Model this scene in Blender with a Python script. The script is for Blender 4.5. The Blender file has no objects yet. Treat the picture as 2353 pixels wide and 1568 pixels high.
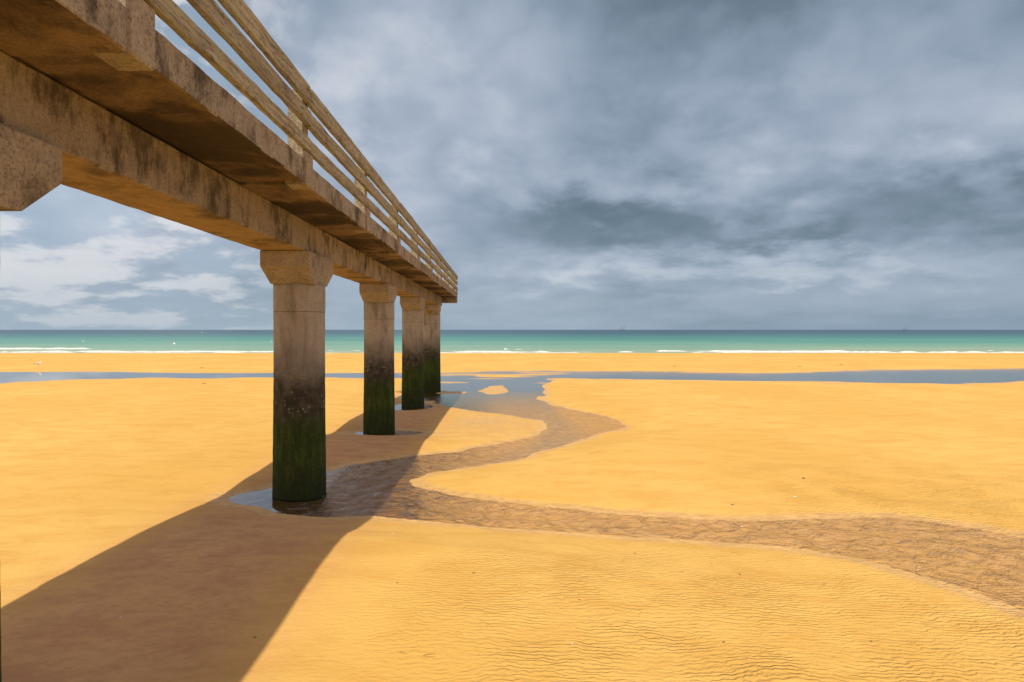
import bpy, bmesh, math, random
import numpy as np
from mathutils import Vector, Matrix
random.seed(7)
scene = bpy.context.scene
COL = scene.collection

# ------------------------------------------------------------------ helpers
def mesh_obj(name, verts, faces, mat=None, smooth=False, parent=None, loc=None):
    me = bpy.data.meshes.new(name)
    if loc is not None:
        L = Vector(loc)
        verts = [(v[0]-L.x, v[1]-L.y, v[2]-L.z) for v in verts]
    me.from_pydata([tuple(v) for v in verts], [], faces)
    bm = bmesh.new(); bm.from_mesh(me)
    bmesh.ops.recalc_face_normals(bm, faces=bm.faces)
    bm.to_mesh(me); bm.free()
    if smooth:
        me.polygons.foreach_set('use_smooth', [True]*len(me.polygons))
    o = bpy.data.objects.new(name, me)
    if mat: me.materials.append(mat)
    if loc is not None: o.location = loc
    if parent is not None:
        o.parent = parent
        o.location = Vector(loc if loc is not None else (0,0,0)) - world_loc(parent)
    COL.objects.link(o)
    return o

def world_loc(o):
    v = Vector(o.location)
    while o.parent:
        o = o.parent
        v += Vector(o.location)
    return v

def empty(name, loc, parent=None):
    o = bpy.data.objects.new(name, None)
    o.location = loc
    o.empty_display_size = 0.3
    if parent is not None:
        o.parent = parent
        o.location = Vector(loc) - world_loc(parent)
    COL.objects.link(o)
    return o

def meta(o, label=None, category=None, kind=None, group=None):
    if label: o["label"] = label
    if category: o["category"] = category
    if kind: o["kind"] = kind
    if group: o["group"] = group

class NT:
    def __init__(s, tree):
        s.t = tree; s.n = tree.nodes; s.l = tree.links
    def new(s, typ, **kw):
        n = s.n.new(typ)
        for k, v in kw.items(): setattr(n, k, v)
        return n
    def put(s, sock, v):
        if isinstance(v, bpy.types.NodeSocket): s.l.new(v, sock)
        else: sock.default_value = v
    def m(s, op, a, b=None, c=None, clamp=False):
        n = s.n.new('ShaderNodeMath'); n.operation = op; n.use_clamp = clamp
        s.put(n.inputs[0], a)
        if b is not None: s.put(n.inputs[1], b)
        if c is not None: s.put(n.inputs[2], c)
        return n.outputs[0]
    def mix(s, f, a, b, mode='MIX'):
        n = s.n.new('ShaderNodeMix'); n.data_type = 'RGBA'; n.blend_type = mode
        s.put(n.inputs[0], f); s.put(n.inputs[6], c4(a)); s.put(n.inputs[7], c4(b))
        return n.outputs[2]
    def ramp(s, f, stops, interp='LINEAR'):
        n = s.n.new('ShaderNodeValToRGB'); n.color_ramp.interpolation = interp
        el = n.color_ramp.elements
        while len(el) < len(stops): el.new(0.5)
        for e, (p, c) in zip(el, stops):
            e.position = p; e.color = c4(c)
        s.put(n.inputs[0], f)
        return n.outputs[0]
    def sstep(s, v, a, b):
        n = s.n.new('ShaderNodeMapRange'); n.interpolation_type = 'SMOOTHSTEP'
        s.put(n.inputs[0], v); n.inputs[1].default_value = a; n.inputs[2].default_value = b
        n.inputs[3].default_value = 0; n.inputs[4].default_value = 1
        return n.outputs[0]
    def vec(s, v, scale=(1,1,1), loc=(0,0,0), rot=(0,0,0)):
        n = s.n.new('ShaderNodeMapping'); s.put(n.inputs[0], v)
        n.inputs[1].default_value = loc; n.inputs[2].default_value = rot; n.inputs[3].default_value = scale
        return n.outputs[0]
    def noise(s, v, scale, detail=4, rough=0.55, dist=0.0):
        n = s.n.new('ShaderNodeTexNoise'); s.put(n.inputs['Vector'], v)
        n.inputs['Scale'].default_value = scale; n.inputs['Detail'].default_value = detail
        n.inputs['Roughness'].default_value = rough; n.inputs['Distortion'].default_value = dist
        return n.outputs[0]
    def bump(s, h, strength, dist, normal=None):
        n = s.n.new('ShaderNodeBump'); s.put(n.inputs['Height'], h)
        s.put(n.inputs['Strength'], strength); n.inputs['Distance'].default_value = dist
        if normal is not None: s.l.new(normal, n.inputs['Normal'])
        return n.outputs[0]

def c4(c):
    if isinstance(c, (tuple, list)) and len(c) == 3: return (c[0], c[1], c[2], 1.0)
    return c

def new_mat(name):
    m = bpy.data.materials.new(name); m.use_nodes = True
    m.node_tree.nodes.clear()
    t = NT(m.node_tree)
    out = t.new('ShaderNodeOutputMaterial')
    return m, t, out

def principled(t, out, color, rough, normal=None, spec=0.3):
    p = t.new('ShaderNodeBsdfPrincipled')
    t.put(p.inputs['Base Color'], c4(color)); t.put(p.inputs['Roughness'], rough)
    t.put(p.inputs['Specular IOR Level'], spec)
    if normal is not None: t.l.new(normal, p.inputs['Normal'])
    t.l.new(p.outputs[0], out.inputs[0])
    return p

def simple_mat(name, c1, c2=None, scale=20, rough=0.7, spec=0.3):
    m, t, out = new_mat(name)
    g = t.new('ShaderNodeTexCoord').outputs['Object']
    n = t.noise(g, scale, 4)
    col = t.mix(n, c1, c2 if c2 else tuple(x*0.7 for x in c1))
    principled(t, out, col, rough, None, spec)
    return m

# ------------------------------------------------------------------ numpy noise
def vnoise(x, y, seed=0):
    xi = np.floor(x).astype(np.int64); yi = np.floor(y).astype(np.int64)
    xf = x-xi; yf = y-yi
    def h(a, b):
        v = (a*374761393 + b*668265263 + seed*982451653) & 0xffffffff
        v = ((v ^ (v >> 13))*1274126177) & 0xffffffff
        v = v ^ (v >> 16)
        return (v & 0xffffff)/float(0xffffff)
    u = xf*xf*(3-2*xf); w = yf*yf*(3-2*yf)
    return (h(xi,yi)*(1-u)+h(xi+1,yi)*u)*(1-w) + (h(xi,yi+1)*(1-u)+h(xi+1,yi+1)*u)*w
def fbm(x, y, oct=4, seed=0):
    s = 0; a = 0.5; t = 0
    for i in range(oct):
        s = s + a*vnoise(x*2**i+i*17.3, y*2**i+i*9.1, seed+i); t += a; a *= 0.5
    return s/t
def ss(v, a, b):
    t = np.clip((v-a)/(b-a), 0, 1); return t*t*(3-2*t)

# ------------------------------------------------------------------ camera
CAMZ = 3.35
cam_d = bpy.data.cameras.new("camera"); cam = bpy.data.objects.new("camera", cam_d)
COL.objects.link(cam); scene.camera = cam
cam.location = (0, 0, CAMZ); cam.rotation_euler = (math.radians(90), 0, 0)
cam_d.lens = 24.0; cam_d.sensor_width = 36.0
cam_d.shift_x = 0.0121; cam_d.shift_y = -0.01105
cam_d.clip_start = 0.05; cam_d.clip_end = 100000

# ------------------------------------------------------------------ world
w = bpy.data.worlds.new("World"); scene.world = w; w.use_nodes = True
w.node_tree.nodes.clear(); t = NT(w.node_tree)
wo = t.new('ShaderNodeOutputWorld'); bg = t.new('ShaderNodeBackground')
bg.inputs[1].default_value = 0.1
t.l.new(bg.outputs[0], wo.inputs[0])
sunv = Vector((-0.067, -0.63, 1.0)).normalized()
sky = t.new('ShaderNodeTexSky'); sky.sky_type = 'NISHITA'; sky.sun_disc = False
sky.sun_elevation = math.asin(sunv.z); sky.sun_rotation = math.radians(186)
gen = t.new('ShaderNodeTexCoord').outputs['Generated']
sep = t.new('ShaderNodeSeparateXYZ'); t.l.new(gen, sep.inputs[0])
X, Y, Z = sep.outputs
az = t.m('MULTIPLY', t.m('ARCTAN2', X, Y), 57.2958)
el0 = t.m('MULTIPLY', t.m('ARCSINE', Z), 57.2958)
elp = t.m('MAXIMUM', el0, 0.0)
ev = t.m('MULTIPLY', t.m('LOGARITHM', t.m('ADD', 1.0, t.m('DIVIDE', elp, 10.0)), math.e), 2.8)
cmb = t.new('ShaderNodeCombineXYZ')
t.put(cmb.inputs[0], t.m('MULTIPLY', az, .066)); t.put(cmb.inputs[1], ev); cmb.inputs[2].default_value = 0.0
P = cmb.outputs[0]
nA = t.noise(t.vec(P, (1,1,1), (3.1, 1.7, 0), (0,0,0.20)), 0.70, 4, 0.5, 0.0)
nB = t.noise(t.vec(P, (1,1,1), (8.1, 4.2, 2), (0,0,0.12)), 1.5, 5, 0.50, 0.0)
nC = t.noise(t.vec(P, (1,1,1), (1.1, 9.2, 5), (0,0,0.10)), 3.4, 5, 0.56, 0.0)
nD = t.noise(t.vec(P, (1,1,1), (5.1, 2.2, 9), (0,0,0.10)), 1.9, 2, 0.5, 0.0)
bil = t.m('MULTIPLY', t.m('ABSOLUTE', t.m('SUBTRACT', t.m('ADD', nD, t.m('MULTIPLY', t.m('SUBTRACT', nC, .5), .25)), .5)), 2.0)
el = t.m('ADD', el0, t.m('MULTIPLY', t.m('SUBTRACT', nC, 0.5), 7.0))
azw = t.m('ADD', az, t.m('MULTIPLY', t.m('SUBTRACT', nB, 0.5), 24.0))
v = t.m('ADD', 0.49, t.m('MULTIPLY', t.m('SUBTRACT', nA, 0.5), 0.60))
v = t.m('ADD', v, t.m('MULTIPLY', t.m('SUBTRACT', t.sstep(nB, .34, .66), 0.5), 0.18))
v = t.m('ADD', v, t.m('MULTIPLY', t.m('SUBTRACT', nC, 0.5), 0.23))
v = t.m('ADD', v, t.m('MULTIPLY', t.m('SUBTRACT', bil, 0.15), 0.25))
def bank(v, a0, e0, sa, se, amp):
    da = t.m('DIVIDE', t.m('SUBTRACT', azw, a0), sa); de = t.m('DIVIDE', t.m('SUBTRACT', el, e0), se)
    r = t.m('ADD', t.m('MULTIPLY', da, da), t.m('MULTIPLY', de, de))
    g = t.m('EXPONENT', t.m('MULTIPLY', r, -1.0))
    return t.m('ADD', v, t.m('MULTIPLY', g, amp))
for b in [(10,9.2,9,1.8,-.40),(33,9.0,7,2.4,-.30),(21,7.0,7,1.3,-.26),(14,5.2,15,1.1,.24),(28,4.2,9,.9,.16),
          (18,27,14,3.6,-.34),(39,22,8,4,-.18),(-4,19,13,6,.16),(28,15,12,3.4,.16),(-33,8.5,9,3.6,.36),(-26,4.6,10,1.8,.12),(-8,10,4,3,.14)]:
    v = bank(v, *b)
cloud = t.ramp(v, [(0.0,(.115,.165,.21)),(0.20,(.16,.22,.28)),(0.42,(.28,.35,.445)),(0.62,(.405,.47,.575)),(0.82,(.60,.64,.71)),(1.0,(.82,.82,.83))])
left = t.sstep(az, -12, -26)
brk = t.m('MULTIPLY', left, t.m('SUBTRACT', 1.0, t.sstep(nB, .40, .54)))
cloud = t.mix(t.m('MULTIPLY', brk, .45), cloud, (.40,.52,.66))
wht = t.m('MULTIPLY', left, t.sstep(t.m('ADD', nB, t.m('MULTIPLY', t.m('SUBTRACT', nC, .5), 1.0)), .45, .62))
cloud = t.mix(t.m('MULTIPLY', wht, .70), cloud, (.82,.81,.82))
haze = t.m('EXPONENT', t.m('MULTIPLY', elp, -0.30))
hz_c = t.mix(t.sstep(az, -25, 30), (.38,.49,.59), (.24,.35,.46))
cloud = t.mix(t.m('MULTIPLY', haze, 0.70), cloud, hz_c)
# unseen bright warm sky behind the camera, added to fill the pier's shadow
back = t.sstep(Y, .25, -.5)
cloud = t.mix(t.m('MULTIPLY', back, .85), cloud, t.mix(nB, (.90,.70,.66), (1.35,1.06,.98)))
vm = t.new('ShaderNodeVectorMath', operation='SCALE'); t.l.new(cloud, vm.inputs[0]); vm.inputs[3].default_value = 10.0
fin = t.mix(0.93, sky.outputs[0], vm.outputs[0])
t.l.new(fin, bg.inputs[0])

# sun
sd_ = bpy.data.lights.new("sun", 'SUN'); sun = bpy.data.objects.new("sun", sd_); COL.objects.link(sun)
sd_.energy = 4.5; sd_.angle = math.radians(0.5); sd_.color = (1.0, 0.88, 0.66)
sun.rotation_euler = (-sunv).to_track_quat('-Z', 'Y').to_euler()
sun.location = (-20, -60, 80)
scene.view_settings.view_transform = 'Standard'
scene.view_settings.look = 'None'

# ------------------------------------------------------------------ terrain
B0, B1 = 0.31, 0.0147
YSH = 155.6
SEA = B0 - B1*YSH
def base(y):
    b = B0 - B1*y
    return np.where(y > YSH+4, np.maximum(B0-B1*(YSH+4) - (y-YSH-4)*0.03, -6.0), b)
def rz(z): return 4812/(4982/z-3)
def rp(p):
    z = rz(p[1]); return (p[0]*z/p[1], z)
U = [(20,9.6),(12,10.4),(8.37,11.0),(8.06,11.5),(7.0,12.18),(5.02,12.09),(3.47,12.03),(1.63,12.64),(.02,13.39),(-1.04,13.88),(-1.77,14.78),
     (-2.0,15.47),(-1.69,16.23),(-.52,17.06),(.61,18.32),(2.0,20.6),(3.54,22.96),(4.45,24.6),(4.68,26.2),(4.4,28.1),(3.46,29.8),(2.5,32.8),
     (2.2,36.4),(2.3,40.8),(2.8,46.6),(4.5,56)]
L = [(20,4.5),(12,6.4),(8.0,7.2),(6.1,8.0),(5.9,8.9),(5.28,9.85),(4.34,10.5),(3.11,10.82),(1.09,11.22),(-1.12,11.89),(-2.26,12.30),(-3.1,12.24),
     (-4.06,12.55),(-5.2,13.65),(-4.82,14.65),(-4.16,16.39),(-3.82,17.24),(-2.39,18.45),(-1.21,19.39),(-.36,20.4),(.85,21.95),
     (1.75,24.07),(1.6,26.64),(.4,28.4),(-1.3,30.2),(-2.47,32.0),(-3.43,36.4),(-4.9,39.6),(-6.2,44.5),(-7.5,56)]
poly = np.array([rp(p) for p in U + L[::-1]])
def poly_sd(px, py):
    n = len(poly); d = np.full(px.shape, 1e9); inside = np.zeros(px.shape, bool)
    for i in range(n):
        a = poly[i]; b = poly[(i+1) % n]; e = b-a
        wx = px-a[0]; wy = py-a[1]
        tt = np.clip((wx*e[0]+wy*e[1])/(e@e), 0, 1)
        d = np.minimum(d, (wx-e[0]*tt)**2+(wy-e[1]*tt)**2)
        c = ((a[1] > py) != (b[1] > py))
        with np.errstate(divide='ignore', invalid='ignore'):
            xi = (b[0]-a[0])*(py-a[1])/(b[1]-a[1]+1e-12)+a[0]
        inside ^= (c & (px < xi))
    d = np.sqrt(d)
    return np.where(inside, -d, d)
farX = [-300,-48.6,-22,-6,1.4,20.8,24,37.6,56,120,300]; farZ = [70,66.4,63.1,63.1,67.3,64.7,63.1,69.2,73.3,70,72]
nearX= [-300,-60,-35.7,-32,-19.8,-10.5,-5,1.1,8.4,20.9,29,36.6,39.9,120,300]; nearZ=[50,47,48.8,53,56.6,55.4,53,55.4,52.4,50.3,47.9,49.8,51.9,50,50]
def rel_height(x, y):
    wob = (fbm(x*0.9, y*0.9, 4, 5)-.5)*0.42 * np.clip(y/18, 0.5, 3)
    sd = poly_sd(x, y) + wob
    ch = np.maximum(np.interp(x, nearX, nearZ)-y, y-np.interp(x, farX, farZ)) + (fbm(x*0.25, y*0.5, 4, 9)-.5)*6.0
    sd2 = ch*0.25
    for (cx, cy, rx, ry) in [(-3.7,22.6,1.15,.62),(-4.1,31.4,1.0,1.5),(-3.3,38.0,2.0,3.2),(-4.3,13.4,1.0,.7)]:
        e = (np.sqrt(((x-cx)/rx)**2+((y-cy)/ry)**2)-1)*min(rx, ry)
        sd = np.minimum(sd, e + wob*0.4)
    sd = np.minimum(sd, sd2)
    und = 0.015 + 0.085*fbm(x*0.13+4, y*0.10, 3, 21) + 0.03*fbm(x*0.7, y*0.7, 3, 33)
    und = und + 0.15*np.exp(-((x+2.2)/2.4)**2-((y-9.0)/1.9)**2) + 0.08*np.exp(-((x-3.5)/2.0)**2-((y-19)/3)**2)
    bend = np.exp(-((x-4.7)/1.3)**2-((y-27)/3.2)**2)
    rb = ss(x, 0.0, 5.0)*(1-ss(y, 13, 16))
    wdt = 0.7-0.55*bend
    t = np.clip(sd/wdt, 0, 1); so = t*t*(3-2*t)
    t2 = np.clip(sd/2.2, 0, 1); so2 = t2*t2*(3-2*t2)
    rel_o = -0.05 + (0.045+0.065*bend)*so + (und+.005)*so2
    flat = -0.05 + 0.032*ss(sd, 0, .5) + (.018+und*.6)*ss(sd, .2, 4.0)
    rel_o = rel_o*(1-rb)+flat*rb
    rel_i = -0.05 - 0.05*(1-.72*rb)*ss(-sd, 0, 1.1)
    rel = np.where(sd > 0, rel_o, rel_i)
    # low damp bar on the inside of the bend, barely above the water table
    bar = np.exp(-((x+0.6)/2.0)**4-((y-25.0)/4.2)**4)*ss(sd, 0, .5)
    barn = fbm(x*0.35-y*.12, y*0.22+x*.2, 3, 41)
    target = -0.036 + (barn-0.5)*0.03
    k = np.clip(bar, 0, 1)
    rel = rel*(1-k)+target*k
    br = np.exp(-((x+1.2)/4.6)**4-((y-43)/9.5)**4)
    barn2 = fbm(x*0.40+9, y*0.20, 3, 51)
    rel = rel*(1-br)+(-0.058+(barn2-0.5)*0.055)*br
    mb = np.exp(-((x+2)/9.0)**4-((y-58)/9)**4)
    rel = rel + mb*np.clip(fbm(x*0.14, y*0.7, 3, 81)-.50, -.1, 1)*.30
    far = ss(y, 76, 95)
    rel = rel + far*(0.15*fbm(x*0.02, y*0.04, 3, 61))*(1-ss(y, 132, 154))
    rel = rel*(1-ss(y, 151, 157))
    return rel
def axis_pos(segs):
    out = []
    for a, b, s in segs:
        n = int(round((b-a)/s)); out += list(a+np.arange(n)*(b-a)/n)
    return out
ys = [-400,-200,-100,-60,-40,-25,-15,-8,-4,-1] + axis_pos([(1,4,.25),(4,16,.07),(16,34,.1),(34,76,.2),(76,160,.8)])
yy = 160.0; st = 1.2
while yy < 40000:
    ys.append(yy); yy += st; st *= 1.15
ys.append(40000.0)
xs = list(np.arange(-8, 10.01, .09)); g = []
st = .09; xx = xs[-1]
while xx < 30000:
    st *= 1.033 if xx < 300 else 1.3; xx += st; g.append(xx)
gl = []; st = .09; xx = xs[0]
while xx > -30000:
    st *= 1.033 if xx > -300 else 1.3; xx -= st; gl.append(xx)
xs = np.array(gl[::-1]+xs+g); ys = np.array(ys)
GX, GY = np.meshgrid(xs, ys)
REL = rel_height(GX, GY)
GZ = base(GY)+REL
def grid_mesh(name, GX, GY, GZ, mat):
    ny, nx = GX.shape
    me = bpy.data.meshes.new(name)
    me.vertices.add(nx*ny)
    co = np.stack([GX, GY, GZ], -1).astype(np.float32).ravel()
    me.vertices.foreach_set('co', co)
    i = np.arange(nx*ny).reshape(ny, nx)
    q = np.stack([i[:-1,:-1], i[:-1,1:], i[1:,1:], i[1:,:-1]], -1).reshape(-1, 4)
    nf = len(q)
    me.loops.add(nf*4); me.polygons.add(nf)
    me.loops.foreach_set('vertex_index', q.ravel().astype(np.int32))
    me.polygons.foreach_set('loop_start', (np.arange(nf)*4).astype(np.int32))
    me.polygons.foreach_set('loop_total', np.full(nf, 4, np.int32))
    me.update(calc_edges=True)
    me.polygons.foreach_set('use_smooth', np.ones(nf, bool))
    me.materials.append(mat)
    o = bpy.data.objects.new(name, me); COL.objects.link(o)
    return o

# sand material
sand, t, out = new_mat("sand")
pos = t.new('ShaderNodeNewGeometry').outputs['Position']
def attr(t, n):
    a = t.new('ShaderNodeAttribute'); a.attribute_name = n; return a.outputs['Fac']
wet = attr(t, 'wet'); rip = attr(t, 'ripple'); bedr = attr(t, 'bed'); shade_tint = attr(t, 'shade_tint')
n1 = t.noise(t.vec(pos, (1, .55, 1)), 0.16, 4, .6); n2 = t.noise(t.vec(pos,(1,1.9,1), (0,0,0), (0,0,.3)), 0.8, 6, .68, .5); n3 = t.noise(pos, 60, 2, .7)
col = t.mix(t.sstep(n1, .35, .65), (.60,.360,.090), (.655,.420,.125))
col = t.mix(t.m('MULTIPLY', t.sstep(n2, .40, .66), .60), col, (.53,.295,.066))
col = t.mix(t.m('MULTIPLY', n3, .22), col, (.38,.21,.06))
vor = t.new('ShaderNodeTexVoronoi'); t.put(vor.inputs['Vector'], pos); vor.inputs['Scale'].default_value = 5.0
spk = t.m('SUBTRACT', 1.0, t.sstep(vor.outputs['Distance'], .02, .045))
col = t.mix(t.m('MULTIPLY', spk, .45), col, (.12,.08,.05))
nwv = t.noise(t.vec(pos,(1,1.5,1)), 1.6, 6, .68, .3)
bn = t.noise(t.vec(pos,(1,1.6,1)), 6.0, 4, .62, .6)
shade_col = t.mix(t.sstep(t.m('ADD', t.m('MULTIPLY', nwv, .6), t.m('MULTIPLY', bn, .4)), .38, .62), (.54,.30,.145), (.43,.225,.105))
col = t.mix(t.m('MULTIPLY', shade_tint, t.m('ADD', .35, nwv)), col, shade_col)  # pier shadow hue mixed into the sand colour
wn = t.sstep(t.m('ADD', wet, t.m('MULTIPLY', t.m('SUBTRACT', nwv, .5), .7)), .15, .95)
wetcol = t.mix(t.sstep(t.m('ADD', t.m('MULTIPLY', nwv, .35), t.m('MULTIPLY', bn, .65)), .38, .62), (.61,.385,.150), (.465,.285,.115))
col = t.mix(wn, col, wetcol)
rough = t.m('SUBTRACT', .95, t.m('MULTIPLY', wn, .35))
wv = t.new('ShaderNodeTexWave'); wv.wave_type = 'BANDS'; wv.bands_direction = 'Y'
warp = t.new('ShaderNodeVectorMath', operation='ADD')
nw = t.new('ShaderNodeTexNoise'); t.put(nw.inputs['Vector'], pos); nw.inputs['Scale'].default_value = .7; nw.inputs['Detail'].default_value = 3
sc = t.new('ShaderNodeVectorMath', operation='SCALE'); t.l.new(nw.outputs[1], sc.inputs[0]); sc.inputs[3].default_value = .7
t.l.new(pos, warp.inputs[0]); t.l.new(sc.outputs[0], warp.inputs[1])
t.l.new(warp.outputs[0], wv.inputs['Vector'])
wv.inputs['Scale'].default_value = 4.2; wv.inputs['Distortion'].default_value = 5.5
wv.inputs['Detail'].default_value = 2.0; wv.inputs['Detail Scale'].default_value = 2.2
wh = t.m('MULTIPLY', wv.outputs['Fac'], t.m('ADD', .18, t.sstep(t.noise(pos, 1.3, 4), .28, .66)))
bl = t.noise(t.vec(pos, (1,2.2,1)), 7.0, 4, .58, .4)
hh = t.m('ADD', t.m('MULTIPLY', wh, t.m('MULTIPLY', rip, .017)), t.m('MULTIPLY', bl, t.m('ADD', .012, t.m('MULTIPLY', rip, .022))))
hh = t.m('ADD', hh, t.m('MULTIPLY', bn, t.m('MULTIPLY', bedr, .040)))
hh = t.m('ADD', hh, t.m('MULTIPLY', t.noise(pos, 35, 3, .7), .005))
nb = t.bump(hh, 1.0, 1.0)
principled(t, out, col, rough, nb, .18)
ground = grid_mesh("sand_beach", GX, GY, GZ, sand)
above = REL+0.05
wetv = 1-ss(above, 0.0, 0.042)
mid = np.exp(-((GX-0.3)/3.4)**4-((GY-27)/8.0)**4)*.60
wetv = np.maximum(wetv, mid*(1-.5*ss(above, .03, .12)))
wetv = np.maximum(wetv, ss(GY, 146, 152))
wetv = np.where((GY > 80) & (GY < 142), 0, wetv)
wetv = np.where(GY < 3, 0, wetv)
ripv = ss(GX+ (fbm(GX*.5, GY*.5, 3, 71)-.5)*3, -3.0, 1.5)*(1-ss(GY, 8.0, 12.0))
ripv = np.maximum(ripv, ss(GX, 2.0, 7.0)*(1-ss(GY, 13.5, 18)))
ripv = ripv*(.5+.7*fbm(GX*.35, GY*.35, 3, 77))
bedv = (1-ss(above, -.02, .02))*(1-ss(GY, 28, 40))
shade_tintv = np.exp(-((GX+3.85)/1.7)**4)*(GY > -12)*(1-ss(GY, 44, 52))  # soft band under the pier where the shadow hue is painted on
for nm, arr in (("wet", wetv), ("ripple", ripv), ("bed", bedv), ("shade_tint", shade_tintv)):
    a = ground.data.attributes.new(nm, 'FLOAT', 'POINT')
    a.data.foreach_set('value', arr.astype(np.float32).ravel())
meta(ground, "wide golden sandy beach with ripple marks", kind="structure")

# stream water
wm, t, out = new_mat("shallow_water")
pos = t.new('ShaderNodeNewGeometry').outputs['Position']
sp = t.new('ShaderNodeSeparateXYZ'); t.l.new(pos, sp.inputs[0])
h1 = t.noise(t.vec(pos, (1.5, 1.2, 1)), 2.3, 4, .60, .8); h2 = t.noise(pos, 14, 3, .6, .4)
calm = t.sstep(sp.outputs[1], 26, 44)
xq = t.sstep(sp.outputs[0], -4.2, -3.4)
flow = t.m('MULTIPLY', t.sstep(sp.outputs[0], -2.0, 0.4), t.m('SUBTRACT', 1.0, calm))
amp = t.m('MULTIPLY', t.m('SUBTRACT', 1.0, t.m('MULTIPLY', calm, .94)), t.m('ADD', .04, t.m('MULTIPLY', xq, .96)))
hh = t.m('MULTIPLY', t.m('ADD', t.m('MULTIPLY', h1, .20), t.m('MULTIPLY', h2, .016)), amp)
nb = t.bump(hh, 1.0, 1.0)
fr = t.new('ShaderNodeFresnel'); t.put(fr.inputs[0], t.m('SUBTRACT', 2.0, t.m('MULTIPLY', flow, .64))); t.l.new(nb, fr.inputs[1])
ff = t.m('MULTIPLY', fr.outputs[0], t.m('SUBTRACT', 1.0, t.m('MULTIPLY', flow, .25)))
tr = t.new('ShaderNodeBsdfTransparent'); tr.inputs[0].default_value = (.97,.94,.89,1)
gl_ = t.new('ShaderNodeBsdfGlossy'); gl_.inputs['Roughness'].default_value = .04; t.l.new(nb, gl_.inputs['Normal'])
gl_.inputs[0].default_value = (1,1,1,1)
ms = t.new('ShaderNodeMixShader'); t.l.new(ff, ms.inputs[0]); t.l.new(tr.outputs[0], ms.inputs[1]); t.l.new(gl_.outputs[0], ms.inputs[2])
t.l.new(ms.outputs[0], out.inputs[0])
wx = np.array([-300,-30,-8,10,30,300.]); wy = np.array([3.0,12,25,45,60,75.5])
WX, WY = np.meshgrid(wx, wy)
sw = grid_mesh("stream_water", WX, WY, B0-B1*WY-0.05, wm)
meta(sw, "shallow tidal stream winding over the sand", kind="structure")

# sea
seam, t, out = new_mat("sea_water")
pos = t.new('ShaderNodeNewGeometry').outputs['Position']
sp = t.new('ShaderNodeSeparateXYZ'); t.l.new(pos, sp.inputs[0])
nz = t.noise(t.vec(pos, (.35, 1.6, 1)), .012, 4, .6)
lg = t.m('LOGARITHM', t.m('MAXIMUM', sp.outputs[1], 10), 10)
tt = t.m('DIVIDE', t.m('SUBTRACT', lg, 2.17), 1.85)
tt = t.m('ADD', tt, t.m('MULTIPLY', t.m('SUBTRACT', nz, .5), .26))
col = t.ramp(tt, [(0,(.33,.38,.24)),(.06,(.20,.34,.24)),(.17,(.075,.265,.205)),(.30,(.03,.165,.16)),(.45,(.02,.075,.12)),(1,(.025,.055,.10))])
n5 = t.noise(t.vec(pos, (.25,1,1)), .25, 5, .65)
col = t.mix(t.m('MULTIPLY', t.sstep(n5, .5, .75), .4), col, (.025,.12,.13))
hb = t.m('ADD', t.m('MULTIPLY', t.noise(t.vec(pos, (.4,1,1)), .35, 5, .6), .5), t.m('MULTIPLY', t.noise(pos, 1.8, 2), .05))
nb = t.bump(hb, 1.0, 1.0)
principled(t, out, col, .35, nb, .3)
wx = np.array([-30000,-3000,-300,0,300,3000,30000.]); wy = np.array([130.0,156,200,400,1000,4000,40000])
WX, WY = np.meshgrid(wx, wy)
se = grid_mesh("sea", WX, WY, WX*0+SEA, seam)
meta(se, "calm turquoise sea darkening toward the horizon", kind="structure")

# foam
fm, t, out = new_mat("foam")
pos = t.new('ShaderNodeNewGeometry').outputs['Position']
fn = t.noise(t.vec(pos, (.5,1,1)), 1.5, 4, .7)
principled(t, out, t.mix(t.sstep(fn,.35,.6), (.42,.50,.44), (.75,.77,.80)), .8, t.bump(fn, .6, .3), .2)
def wave(name, y0, x0, x1, hgt, wid, thr, seed, step=1.2):
    X_ = np.arange(x0, x1, step); n = len(X_)
    nn = fbm(X_*0.03, X_*0+seed, 4, seed); n2 = fbm(X_*0.3, X_*0+3.3, 3, seed+5)
    a = ss(nn+ (n2-.5)*.45, thr, thr+.22)
    taper = ss(X_, x0, x0+ (x1-x0)*.08)*(1-ss(X_, x1-(x1-x0)*.08, x1)); a = a*taper
    yc = y0 + (fbm(X_*0.012, X_*0+9, 3, seed+2)-.5)*9 + (n2-.5)*1.5
    v = []; f = []
    prof = [(-1.0,-.03),(-.55,.25),(-.25,1.0),(0,.9),(.35,.35),(.8,.12),(1.0,-.03)]
    for i in range(n):
        for (py_, pz_) in prof:
            gz = SEA - (1-a[i])*.15
            v.append((X_[i], yc[i]+py_*wid*(.3+.7*a[i])*(.8+.5*n2[i]), gz + pz_*hgt*a[i]*(.2+1.3*n2[i])+ .02))
    m = len(prof)
    for i in range(n-1):
        for j in range(m-1):
            f.append((i*m+j, (i+1)*m+j, (i+1)*m+j+1, i*m+j+1))
    o = mesh_obj(name, v, f, fm, True)
    meta(o, "line of white foam breaking in the shallows", kind="structure")
    return o
wave("wave_foam", 157.5, -420, 420, .10, 1.4, .34, 3)
wave("wave_foam", 163, -420, 420, .22, 1.7, .30, 13)
wave("wave_foam", 171, -420, 420, .14, 1.5, .62, 23)
wave("wave_foam", 188, -150, -112, .40, 2.6, .10, 31)
wave("wave_foam", 183, 1, 7, .45, 1.6, .02, 37, .4)
wave("wave_foam", 176, -55, -30, .2, 1.4, .50, 43)
wave("wave_foam", 168, 25, 110, .22, 1.8, .38, 47)

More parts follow.
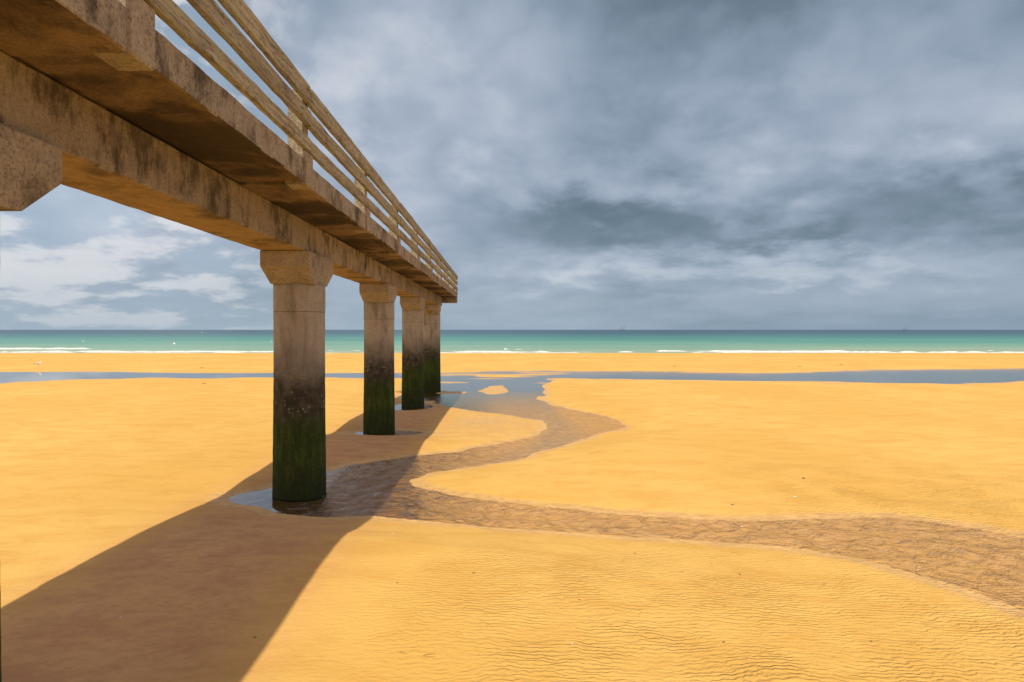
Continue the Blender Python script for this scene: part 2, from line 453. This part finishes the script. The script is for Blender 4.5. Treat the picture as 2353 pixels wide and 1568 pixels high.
# ------------------------------------------------------------------ concrete
def concrete(name, c1, c2, mode='deck', pitk=.55):
    m, t, out = new_mat(name)
    pos = t.new('ShaderNodeNewGeometry').outputs['Position']
    oi = t.new('ShaderNodeObjectInfo').outputs['Random']
    sp = t.new('ShaderNodeSeparateXYZ'); t.l.new(pos, sp.inputs[0]); z = sp.outputs[2]
    nb_ = t.noise(pos, 1.1, 5, .62, .3); nf = t.noise(pos, 30, 4, .8); nm_ = t.noise(pos, 6, 4, .65)
    col = t.mix(t.sstep(nm_, .3, .7), c1, c2)
    pit = t.sstep(t.m('ADD', nf, t.m('MULTIPLY', t.m('SUBTRACT', nb_, .5), .25)), .50, .62)
    col = t.mix(t.m('MULTIPLY', pit, pitk), col, (.085,.065,.052))
    lt = t.sstep(nf, .46, .36)
    col = t.mix(t.m('MULTIPLY', lt, pitk*.5), col, (.48,.42,.34))
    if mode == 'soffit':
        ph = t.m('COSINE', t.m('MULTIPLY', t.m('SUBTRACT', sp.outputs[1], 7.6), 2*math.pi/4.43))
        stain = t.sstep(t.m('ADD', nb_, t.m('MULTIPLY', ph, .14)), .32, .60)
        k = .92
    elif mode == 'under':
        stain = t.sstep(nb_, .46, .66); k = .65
    elif mode == 'pillar':
        stain = t.sstep(t.noise(t.vec(pos, (1, 1, .2)), 2.6, 5, .65, .4), .48, .70); k = .45
    elif mode == 'cap':
        stain = t.sstep(nb_, .52, .70); k = .45
    else:
        st = t.noise(t.vec(pos, (1, 1, .45)), 5.0, 6, .72, .2)
        stain = t.sstep(t.m('ADD', st, t.m('ADD', t.m('MULTIPLY', t.m('SUBTRACT', nb_, .5), .9), t.m('MULTIPLY', t.sstep(z, CAMZ+1.6, CAMZ+2.05), .05))), .46, .76); k = .82
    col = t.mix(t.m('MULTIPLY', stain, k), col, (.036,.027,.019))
    rust = t.sstep(t.noise(t.vec(pos, (1,1,.4), (7,3,1)), 2.3, 4, .6), .60, .72)
    col = t.mix(t.m('MULTIPLY', rust, .28), col, (.28,.17,.075))
    if mode == 'deck' or mode == 'soffit':
        col = t.mix(t.m('MULTIPLY', oi, .28), col, (.09,.065,.045))
    if mode == 'pillar':
        zz = t.m('ADD', z, t.m('ADD', t.m('MULTIPLY', t.m('SUBTRACT', nb_, .5), 1.1), t.m('MULTIPLY', t.m('SUBTRACT', nm_, .5), .5)))
        dark = t.m('SUBTRACT', 1.0, t.sstep(zz, 1.9, 3.35))
        dcol = t.mix(t.sstep(nm_, .35, .7), (.020,.018,.012), (.062,.055,.038))
        vo = t.new('ShaderNodeTexVoronoi'); t.put(vo.inputs['Vector'], pos); vo.inputs['Scale'].default_value = 13
        bar = t.m('MULTIPLY', t.m('SUBTRACT', 1.0, t.sstep(vo.outputs['Distance'], .18, .36)), t.sstep(t.noise(pos, 2.4, 3, .5), .48, .58))
        band = t.m('MULTIPLY', t.sstep(z, 1.6, 1.9), t.m('SUBTRACT', 1.0, t.sstep(z, 2.25, 2.6)))
        dcol = t.mix(t.m('MULTIPLY', t.m('MULTIPLY', bar, band), .8), dcol, (.28,.26,.19))
        col = t.mix(t.m('MULTIPLY', dark, .97), col, dcol)
        nv = t.noise(t.vec(pos, (1,1,.22)), 8, 4, .65)
        z2 = t.m('ADD', z, t.m('ADD', t.m('MULTIPLY', t.m('SUBTRACT', nv, .5), 1.3), t.m('MULTIPLY', t.m('SUBTRACT', nf, .5), .6)))
        gr = t.m('SUBTRACT', 1.0, t.sstep(z2, 1.3, 2.0))
        gcol = t.mix(t.sstep(t.m('ADD', t.m('MULTIPLY', nv, .5), t.m('MULTIPLY', nf, .5)), .42, .62), (.018,.030,.005), (.048,.078,.010))
        lowd = t.m('SUBTRACT', 1.0, t.sstep(zz, .1, 1.1))
        gcol = t.mix(t.m('MULTIPLY', lowd, .65), gcol, (.012,.016,.006))
        col = t.mix(t.m('MULTIPLY', gr, .93), col, gcol)
        sm = t.m('SUBTRACT', 1.0, t.sstep(t.m('ABSOLUTE', t.m('SUBTRACT', z, 3.70)), .004, .012))
        col = t.mix(t.m('MULTIPLY', sm, .6), col, (.07,.05,.035))
    hh = t.m('ADD', t.m('MULTIPLY', nf, -.012), t.m('MULTIPLY', nm_, .012))
    principled(t, out, col, .92, t.bump(hh, 1.0, 1.0), .15)
    return m
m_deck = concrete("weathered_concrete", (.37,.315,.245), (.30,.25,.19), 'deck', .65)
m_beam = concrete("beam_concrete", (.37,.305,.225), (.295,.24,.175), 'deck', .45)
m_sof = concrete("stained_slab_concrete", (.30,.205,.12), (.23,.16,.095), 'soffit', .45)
m_und = concrete("bounce_warmed_concrete", (.36,.245,.13), (.27,.185,.10), 'under', .25)  # warm base tone stands in for light bounced up off the sand
m_pil = concrete("tide_stained_concrete", (.355,.325,.275), (.295,.27,.23), 'pillar', .25)
m_cap = concrete("capital_concrete", (.35,.295,.225), (.28,.235,.18), 'cap', .55)

def sweep(name, prof, ysl, mat, jit=.003, parent=None, mats=None):
    v = []; f = []; n = len(prof)
    for y in ysl:
        for (x, z) in prof:
            v.append((x+random.uniform(-jit, jit), y+random.uniform(-jit, jit)*.3, z+random.uniform(-jit, jit)))
    for i in range(len(ysl)-1):
        for j in range(n):
            k = (j+1) % n
            f.append((i*n+j, i*n+k, (i+1)*n+k, (i+1)*n+j))
    f.append(tuple(range(n))); f.append(tuple((len(ysl)-1)*n+j for j in range(n-1, -1, -1)))
    cx = sum(p[0] for p in prof)/n; cz = min(p[1] for p in prof)
    o = mesh_obj(name, v, f, mat, False, parent, loc=(cx, ysl[0], cz))
    if mats:
        for mm in mats: o.data.materials.append(mm)
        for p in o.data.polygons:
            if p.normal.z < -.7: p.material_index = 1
    return o
def rect(x0, x1, z0, z1, c=.012):
    return [(x0+c,z0),(x1-c,z0),(x1,z0+c),(x1,z1-c),(x1-c,z1),(x0+c,z1),(x0,z1-c),(x0,z0+c)]
def lin(a, b, s):
    n = max(1, int(round((b-a)/s))); return [a+(b-a)*i/n for i in range(n+1)]

PX = -4.0
pier = empty("pier", (PX, 13.65, 0))
meta(pier, "weathered concrete pier on round pillars with timber railing", "pier")
XR, XL = -2.71, -5.84
ZB, ZS, ZT = CAMZ+1.48, CAMZ+2.05, CAMZ+2.36
pil_y = [-4.3, 4.615, 13.65, 22.67, 31.5, 40.3]
YE = 43.4
gy = [-8] + [ (pil_y[i]) for i in range(6)] + [YE-.28]
for a, b in zip(gy[:-1], gy[1:]):
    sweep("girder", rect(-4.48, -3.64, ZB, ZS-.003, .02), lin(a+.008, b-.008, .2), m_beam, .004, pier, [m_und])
post_y = [-3.7, .75, 5.13, 9.62, 13.98, 18.3, 22.75, 27.2, 31.65, 36.1, 40.5]
sl = [-8] + post_y + [YE-.27]
for i, (a, b) in enumerate(zip(sl[:-1], sl[1:])):
    dz = (.016 if i % 2 else -.014)
    prof = [(XL+.014,ZS+dz-.02),(XL+.10,ZS+dz-.02),(XL+.12,ZS+dz+.01),(XR-.12,ZS+dz+.01),(XR-.10,ZS+dz-.02),(XR-.014,ZS+dz-.02),(XR,ZS+dz-.006),(XR,ZT+dz-.014),
            (XR-.014,ZT+dz),(XL+.014,ZT+dz),(XL,ZT+dz-.014),(XL,ZS+dz-.006)]
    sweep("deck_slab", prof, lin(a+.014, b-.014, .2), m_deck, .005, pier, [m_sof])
sweep("deck_surface", rect(XL+.25, XR-.25, ZT+.018, ZT+.045, .005), lin(-7.9, YE-.3, 2), m_deck, .001, pier)
sweep("end_beam", rect(XL-.02, XR+.02, CAMZ+1.69, ZT+.02, .015), lin(YE-.265, YE+.02, .15), m_deck, .003, pier)

def pillar_mesh():
    R = .495; n = 56; v = []; f = []
    zs = [-.8,-.05,.02,.10,.2] + lin(.35, 4.2, .12) + [4.25]
    for z in zs:
        r = R*(1.0 + .05*max(0, min(1, (2.3-z)/2.3))) + (.006 if z > 3.70 else 0)
        for i in range(n):
            a = 2*math.pi*i/n; rr = r+ random.uniform(-.003, .003)
            v.append((rr*math.cos(a), rr*math.sin(a), z))
    for k in range(len(zs)-1):
        for i in range(n):
            j = (i+1) % n; f.append((k*n+i, k*n+j, (k+1)*n+j, (k+1)*n+i))
    f.append(tuple(range((len(zs)-1)*n, len(zs)*n)))
    return v, f
pv, pf = pillar_mesh()
cz0, cz1, cz2 = CAMZ+.885, CAMZ+1.19, CAMZ+1.475
def cap_mesh():
    bm = bmesh.new()
    lv = [(cz0, -.42, .42, .50), (cz1, -.47, .455, .93), (cz2, -.47, .455, .93)]
    rings = [[bm.verts.new(p) for p in ((a,-h,z),(b,-h,z),(b,h,z),(a,h,z))] for z, a, b, h in lv]
    for r0, r1 in zip(rings[:-1], rings[1:]):
        for i in range(4):
            j = (i+1) % 4; bm.faces.new((r0[i], r0[j], r1[j], r1[i]))
    bm.faces.new(rings[0][::-1]); bm.faces.new(rings[-1])
    bmesh.ops.recalc_face_normals(bm, faces=bm.faces)
    bmesh.ops.bevel(bm, geom=list(bm.edges), offset=.016, segments=2, affect='EDGES', profile=.6)
    for vv in bm.verts:
        vv.co += Vector([random.uniform(-.003,.003) for _ in range(3)])
    me = bpy.data.meshes.new("capital"); bm.to_mesh(me); bm.free(); me.materials.append(m_cap)
    return me
capme = cap_mesh()
for py_ in pil_y:
    p = mesh_obj("pillar", [(x+PX, y+py_, z) for x, y, z in pv], pf, m_pil, True, pier, loc=(PX, py_, 0))
    for q_ in p.data.polygons:
        if len(q_.vertices) > 4: q_.use_smooth = False
    p["label"] = "round concrete pillar with green algae base"
    c = bpy.data.objects.new("capital", capme); c.parent = p; COL.objects.link(c)

# wood
wood, t, out = new_mat("weathered_timber")
pos = t.new('ShaderNodeNewGeometry').outputs['Position']; oi = t.new('ShaderNodeObjectInfo').outputs['Random']
gr = t.noise(t.vec(pos, (9,.30,9)), 3, 4, .6, .2); nl = t.noise(t.vec(pos,(1,.6,1)), 2.6, 6, .75); nf = t.noise(t.vec(pos,(1,.15,1)), 45, 3, .7)
col = t.mix(t.sstep(gr, .32, .64), (.20,.165,.115), (.42,.37,.27))
col = t.mix(t.m('MULTIPLY', t.sstep(nl, .46, .62), .6), col, (.33,.325,.20))
col = t.mix(t.m('MULTIPLY', t.sstep(nl, .47, .36), .62), col, (.12,.095,.07))
col = t.mix(t.m('MULTIPLY', t.sstep(t.noise(pos, 4, 5, .7), .56, .70), .42), col, (.31,.19,.10))
col = t.mix(t.m('MULTIPLY', oi, .3), col, (.15,.125,.095))
col = t.mix(t.m('MULTIPLY', t.sstep(nf,.53,.62), .55), col, (.07,.055,.04))
principled(t, out, col, .9, t.bump(t.m('ADD', t.m('MULTIPLY', gr, .012), t.m('MULTIPLY', nf, .007)), 1.0, 1.0), .15)
postm = concrete("post_concrete", (.36,.305,.235), (.28,.235,.18), 'cap')

def railing(side):
    ex = XR if side > 0 else XL
    r = empty("railing", (ex, 13.65, ZT), pier)
    ps = [p for p in post_y] + [YE-.1]
    def xr(a, b):
        x0, x1 = ex - side*a, ex - side*b
        return min(x0, x1), max(x0, x1)
    for i, y in enumerate(ps):
        hw = .17 if i < len(ps)-1 else .10
        x0, x1 = xr(-.034, .26)
        sweep("post_footing", rect(x0, x1, ZS-.040, ZT+.13, .015), lin(y-hw, y+hw, .17), postm, .003, r)
        x0, x1 = xr(.03, .235)
        h2_ = .14 if i < len(ps)-1 else .09
        sweep("railing_post", rect(x0, x1, ZT+.12, CAMZ+3.33, .008), lin(y-h2_, y+h2_, .14), wood, .003, r)
    for (h0, h1) in [(2.495,2.67),(2.86,3.06),(3.175,3.405)]:
        ends = [-8.0] + ps[1::2]
        if ends[-1] != ps[-1]: ends.append(ps[-1])
        ends[-1] = YE+.08
        for a, b in zip(ends[:-1], ends[1:]):
            d = random.uniform(-.012, .012); dx = random.uniform(-.006, .006)
            x0, x1 = xr(-.055+dx, .020+dx)
            sweep("railing_board", rect(x0, x1, CAMZ+h0+d, CAMZ+h1+d, .005), lin(a+.006, b-.006, .28), wood, .006, r)
    return r
railing(1); railing(-1)

# ------------------------------------------------------------------ small things
def ground_z(x, y):
    X_ = np.array([[float(x)]]); Y_ = np.array([[float(y)]])
    return float((base(Y_)+rel_height(X_, Y_))[0, 0])
def loft(rings):
    v = []; f = []; n = 12
    for (c, rw, rh) in rings:
        for i in range(n):
            a = 2*math.pi*i/n; v.append((c[0], c[1]+rw*math.cos(a), c[2]+rh*math.sin(a)))
    for k in range(len(rings)-1):
        for i in range(n):
            j = (i+1) % n; f.append((k*n+i, k*n+j, (k+1)*n+j, (k+1)*n+i))
    f.append(tuple(range(n))); f.append(tuple(range((len(rings)-1)*n, len(rings)*n)))
    return v, f
m_wf = simple_mat("white_feathers", (.82,.82,.80), (.7,.7,.68), 30, .8)
m_gf = simple_mat("grey_feathers", (.42,.44,.47), (.35,.37,.4), 30, .8)
m_bk = simple_mat("black_feathers", (.03,.03,.03), None, 30, .7)
m_yl = simple_mat("yellow_beak", (.7,.42,.05), None, 30, .5)
def gull(x, y, rot, label, s=1.0):
    gz = ground_z(x, y)
    e = empty("seagull", (x, y, gz)); e.rotation_euler = (0,0,rot); e.scale = (s,s,s)
    meta(e, label, "bird")
    def add(nm, v, f, mat):
        me = bpy.data.meshes.new(nm); me.from_pydata(v, [], f); me.materials.append(mat)
        me.polygons.foreach_set('use_smooth', [True]*len(me.polygons))
        o = bpy.data.objects.new(nm, me); o.parent = e; COL.objects.link(o); return o
    R = [((-.30,0,.235),.035,.008),((-.22,0,.24),.05,.03),((-.12,0,.235),.075,.06),((0,0,.235),.09,.085),((.09,0,.26),.08,.085),
         ((.14,0,.31),.055,.065),((.165,0,.36),.042,.045),((.19,0,.395),.042,.044),((.225,0,.40),.036,.036),((.255,0,.395),.014,.014)]
    v, f = loft(R); add("body", v, f, m_wf)
    v, f = loft([((.25,0,.393),.013,.014),((.29,0,.39),.010,.013),((.315,0,.378),.004,.006)]); add("beak", v, f, m_yl)
    for sg in (1, -1):
        v, f = loft([((.09,sg*.075,.275),.012,.03),((.0,sg*.092,.262),.014,.06),((-.14,sg*.075,.25),.012,.045),((-.24,sg*.04,.252),.010,.022)])
        add("wing", v, f, m_gf)
        v, f = loft([((-.23,sg*.04,.253),.010,.022),((-.30,sg*.022,.255),.008,.014),((-.38,sg*.008,.262),.003,.004)]); add("wing_tip", v, f, m_bk)
        vv = []; ff = []
        for k, z in enumerate([0, .08, .17]):
            for i in range(6):
                a = i*math.pi/3; vv.append((.02+.006*math.cos(a), sg*.035+.006*math.sin(a), z))
        for k in range(2):
            for i in range(6):
                j=(i+1)%6; ff.append((k*6+i,k*6+j,(k+1)*6+j,(k+1)*6+i))
        b = len(vv); vv += [(.02,sg*.035,.012),(.085,sg*.035-.03,.003),(.09,sg*.035,.003),(.085,sg*.035+.03,.003)]
        ff += [(b,b+1,b+2),(b,b+2,b+3)]
        add("leg", vv, ff, m_yl)
gull(-50.6, 74.9, math.radians(20), "white and grey seagull standing at the pool edge", 1.4)

m_sw = simple_mat("dark_seaweed", (.05,.04,.02), (.09,.07,.03), 12, .5)
m_sg = simple_mat("green_seaweed", (.05,.13,.015), (.10,.18,.03), 12, .5)
def weed(x, y, size, mat, label, flat=.35):
    gz = ground_z(x, y); v = []; f = []
    for k in range(30):
        a = random.uniform(0, 2*math.pi); r = random.uniform(0, .3)*size
        p = Vector((r*math.cos(a)*1.2, r*math.sin(a), max(.01, .7*size*flat*random.random())))
        d = a+random.uniform(-.7, .7); w_ = size*.06; b = None
        for s in range(6):
            q_ = p + Vector((math.cos(d), math.sin(d), random.uniform(-.3,.3)*flat))*size*.13
            n_ = Vector((-math.sin(d), math.cos(d), random.uniform(-.3,.6)))*w_*(1-s*.12)
            q_.z = max(q_.z, .008)
            i0 = len(v); v += [tuple(q_-n_), tuple(q_+n_)]
            if b is not None: f.append((b, b+1, i0+1, i0))
            b = i0; p = q_; d += random.uniform(-.8,.8)
    o = mesh_obj("seaweed_clump", v, f, mat); o.location = (x, y, gz)
    meta(o, label, "seaweed", group="seaweed washed up on the beach")
for (x, y, s) in [(13.6,108,.24),(21.3,106,.2),(19.3,75.5,.2),(33.4,76,.24),(39.8,79.5,.22),(-19.9,46.0,.20),(-31.3,71.8,.25),(-66,96,.22)]:
    weed(x, y, s, m_sw, "small dark seaweed clump lying on the sand", .5)
weed(-5.85, 39.6, .26, m_sg, "green seaweed tuft beside a pier pillar", .5)

m_sh = simple_mat("shell", (.78,.74,.66), (.6,.54,.45), 40, .6)
m_pb = simple_mat("dark_pebble", (.09,.07,.05), (.15,.11,.08), 40, .7)
m_tw = simple_mat("driftwood", (.10,.07,.045), (.16,.11,.07), 30, .9)
def shell(x, y, s):
    v = []; f = []; n = 9
    v.append((0,-s*.5,s*.12))
    for r in (.4,.75,1.0):
        for i in range(n):
            a = math.pi*(i/(n-1)); rr = s*r*(1+.08*(i%2))
            v.append((rr*math.cos(a)*.62, -s*.5+rr*math.sin(a), s*.28*(1-r)+.002+.012*s))
    for i in range(n-1): f.append((0,1+i,2+i))
    for k in range(2):
        for i in range(n-1):
            a = 1+k*n+i; f.append((a, a+n, a+n+1, a+1))
    o = mesh_obj("seashell", v, f, m_sh, True); o.location = (x, y, ground_z(x, y)+.003); o.rotation_euler=(0,0,random.uniform(0,6))
    meta(o, "small pale broken seashell on sand", "shell", group="shells scattered on the sand")
def pebble(x, y, s):
    bm = bmesh.new(); bmesh.ops.create_icosphere(bm, subdivisions=2, radius=s)
    k = [random.uniform(.6,1.2) for _ in range(2)]
    for vv in bm.verts:
        vv.co *= random.uniform(.88,1.12); vv.co.x *= k[0]*1.3; vv.co.y *= k[1]; vv.co.z *= .5
    me = bpy.data.meshes.new("pebble"); bm.to_mesh(me); bm.free(); me.materials.append(m_pb)
    o = bpy.data.objects.new("pebble", me); COL.objects.link(o); o.location = (x, y, ground_z(x, y)+s*.2)
    meta(o, "small dark rounded pebble on sand", "pebble", group="pebbles scattered on the sand")
def twig(x, y, ln, rot):
    v = []; f = []; n = 6; p = Vector((-ln/2,0,.008)); r = ln*.03
    for k in range(7):
        for i in range(n):
            a = 2*math.pi*i/n; rr = r*(1-.1*k)*random.uniform(.8,1.2)
            v.append((p.x, p.y+rr*math.cos(a), p.z+rr*math.sin(a)))
        p = p + Vector((ln/6, random.uniform(-.1,.1)*ln, random.uniform(-.01,.015)))
    for k in range(6):
        for i in range(n):
            j=(i+1)%n; f.append((k*n+i,k*n+j,(k+1)*n+j,(k+1)*n+i))
    f.append(tuple(range(n))); f.append(tuple(range(6*n,7*n)))
    o = mesh_obj("twig", v, f, m_tw, True); o.location = (x, y, ground_z(x, y)+.006); o.rotation_euler=(0,0,rot)
    meta(o, "short dark driftwood twig on sand", "twig", group="twigs scattered on the sand")
for (x, y, s) in [(-4.0,7.2,.02),(.70,6.6,.022),(5.7,13.2,.05),(-1.6,10.2,.03),(-1.5,7.4,.012),(3.2,7.7,.012),(0.2,9.0,.014)]: shell(x, y, s)
for (x, y, s) in [(-.32,8.4,.014),(3.07,8.73,.014),(1.9,9.6,.012),(4.3,12.6,.02),(3.7,6.8,.012),(-2.4,6.7,.011),(6.5,14.6,.03),(0.9,7.7,.010),(2.2,6.7,.011),(-1.2,8.0,.011)]: pebble(x, y, s)
for (x, y, l, r) in [(1.67,9.1,.08,.2),(2.80,9.06,.07,2.0),(-.65,6.30,.11,-.15),(-.9,6.36,.07,-.3),(4.0,8.4,.06,1.2)]: twig(x, y, l, r)

def buoy(x, y, s, mat, label):
    v = []; f = []; n = 16
    prof = [(0,-.4),(.45,-.35),(.6,0),(.55,.25),(.25,.35),(.16,.6),(.10,.75),(.16,.78),(.16,.9),(0,.92)]
    for (r, z) in prof:
        for i in range(n):
            a = 2*math.pi*i/n; v.append((r*s*math.cos(a), r*s*math.sin(a), z*s))
    for k in range(len(prof)-1):
        for i in range(n):
            j=(i+1)%n; f.append((k*n+i,k*n+j,(k+1)*n+j,(k+1)*n+i))
    o = mesh_obj("buoy", v, f, mat, True); o.location = (x, y, SEA); o.rotation_euler = (.08,.12,0)
    meta(o, label, "buoy", group="buoys floating offshore")
m_wb = simple_mat("white_paint", (.8,.8,.78), (.7,.7,.68), 10, .4)
m_yb = simple_mat("yellow_paint", (.75,.55,.03), None, 10, .4)
buoy(-121, 254, .8, m_wb, "white mooring buoy floating on green water")
buoy(-189, 310, .5, m_wb, "white mooring buoy floating on green water")
buoy(-103, 308, .45, m_wb, "white mooring buoy floating on green water")
buoy(-480, 1100, 1.7, m_yb, "yellow marker buoy far out at sea")

m_hl = simple_mat("grey_hull", (.16,.19,.22), (.12,.15,.18), .5, .7)
def barge(x, y, s, label):
    e = empty("work_barge", (x, y, SEA)); e.scale = (s,s,s)
    meta(e, label, "barge", group="work barges on the horizon")
    def boxv(cx, cy, cz, sx, sy, sz):
        v = [(cx+a*sx/2, cy+b*sy/2, cz+c*sz/2) for a in (-1,1) for b in (-1,1) for c in (-1,1)]
        return v, [(0,1,3,2),(4,6,7,5),(0,4,5,1),(2,3,7,6),(0,2,6,4),(1,5,7,3)]
    def add(nm, parts):
        V = []; F = []
        for v, f in parts:
            b = len(V); V += v; F += [tuple(i+b for i in q_) for q_ in f]
        me = bpy.data.meshes.new(nm); me.from_pydata(V, [], F); me.materials.append(m_hl)
        o = bpy.data.objects.new(nm, me); o.parent = e; COL.objects.link(o)
    hv = [(-20,-6,-1),(20,-6,-1),(20,6,-1),(-20,6,-1),(-23,-7,4),(24,-7,4),(24,7,4),(-23,7,4)]
    add("hull", [(hv, [(0,1,2,3),(4,5,6,7),(0,1,5,4),(1,2,6,5),(2,3,7,6),(3,0,4,7)])])
    add("deckhouse", [boxv(-15,0,6.5,8,9,5), boxv(-15,0,10,5,6,2)])
    def boom(x0, z0, x1, z1, r):
        return ([(x0-r,-r,z0),(x0+r,-r,z0),(x0+r,r,z0),(x0-r,r,z0),(x1-r*.5,-r*.5,z1),(x1+r*.5,-r*.5,z1),(x1+r*.5,r*.5,z1),(x1-r*.5,r*.5,z1)],
                [(0,1,2,3),(4,5,6,7),(0,1,5,4),(1,2,6,5),(2,3,7,6),(3,0,4,7)])
    add("crane", [boom(0,4,-9,36,1.4), boxv(0,0,6,5,5,4)])
    add("crane", [boom(10,4,15,32,1.4), boxv(10,0,6,5,5,4)])
barge(900, 5000, 1.0, "distant grey work barge with two cranes")
barge(3270, 5500, .8, "distant small grey barge with two cranes")
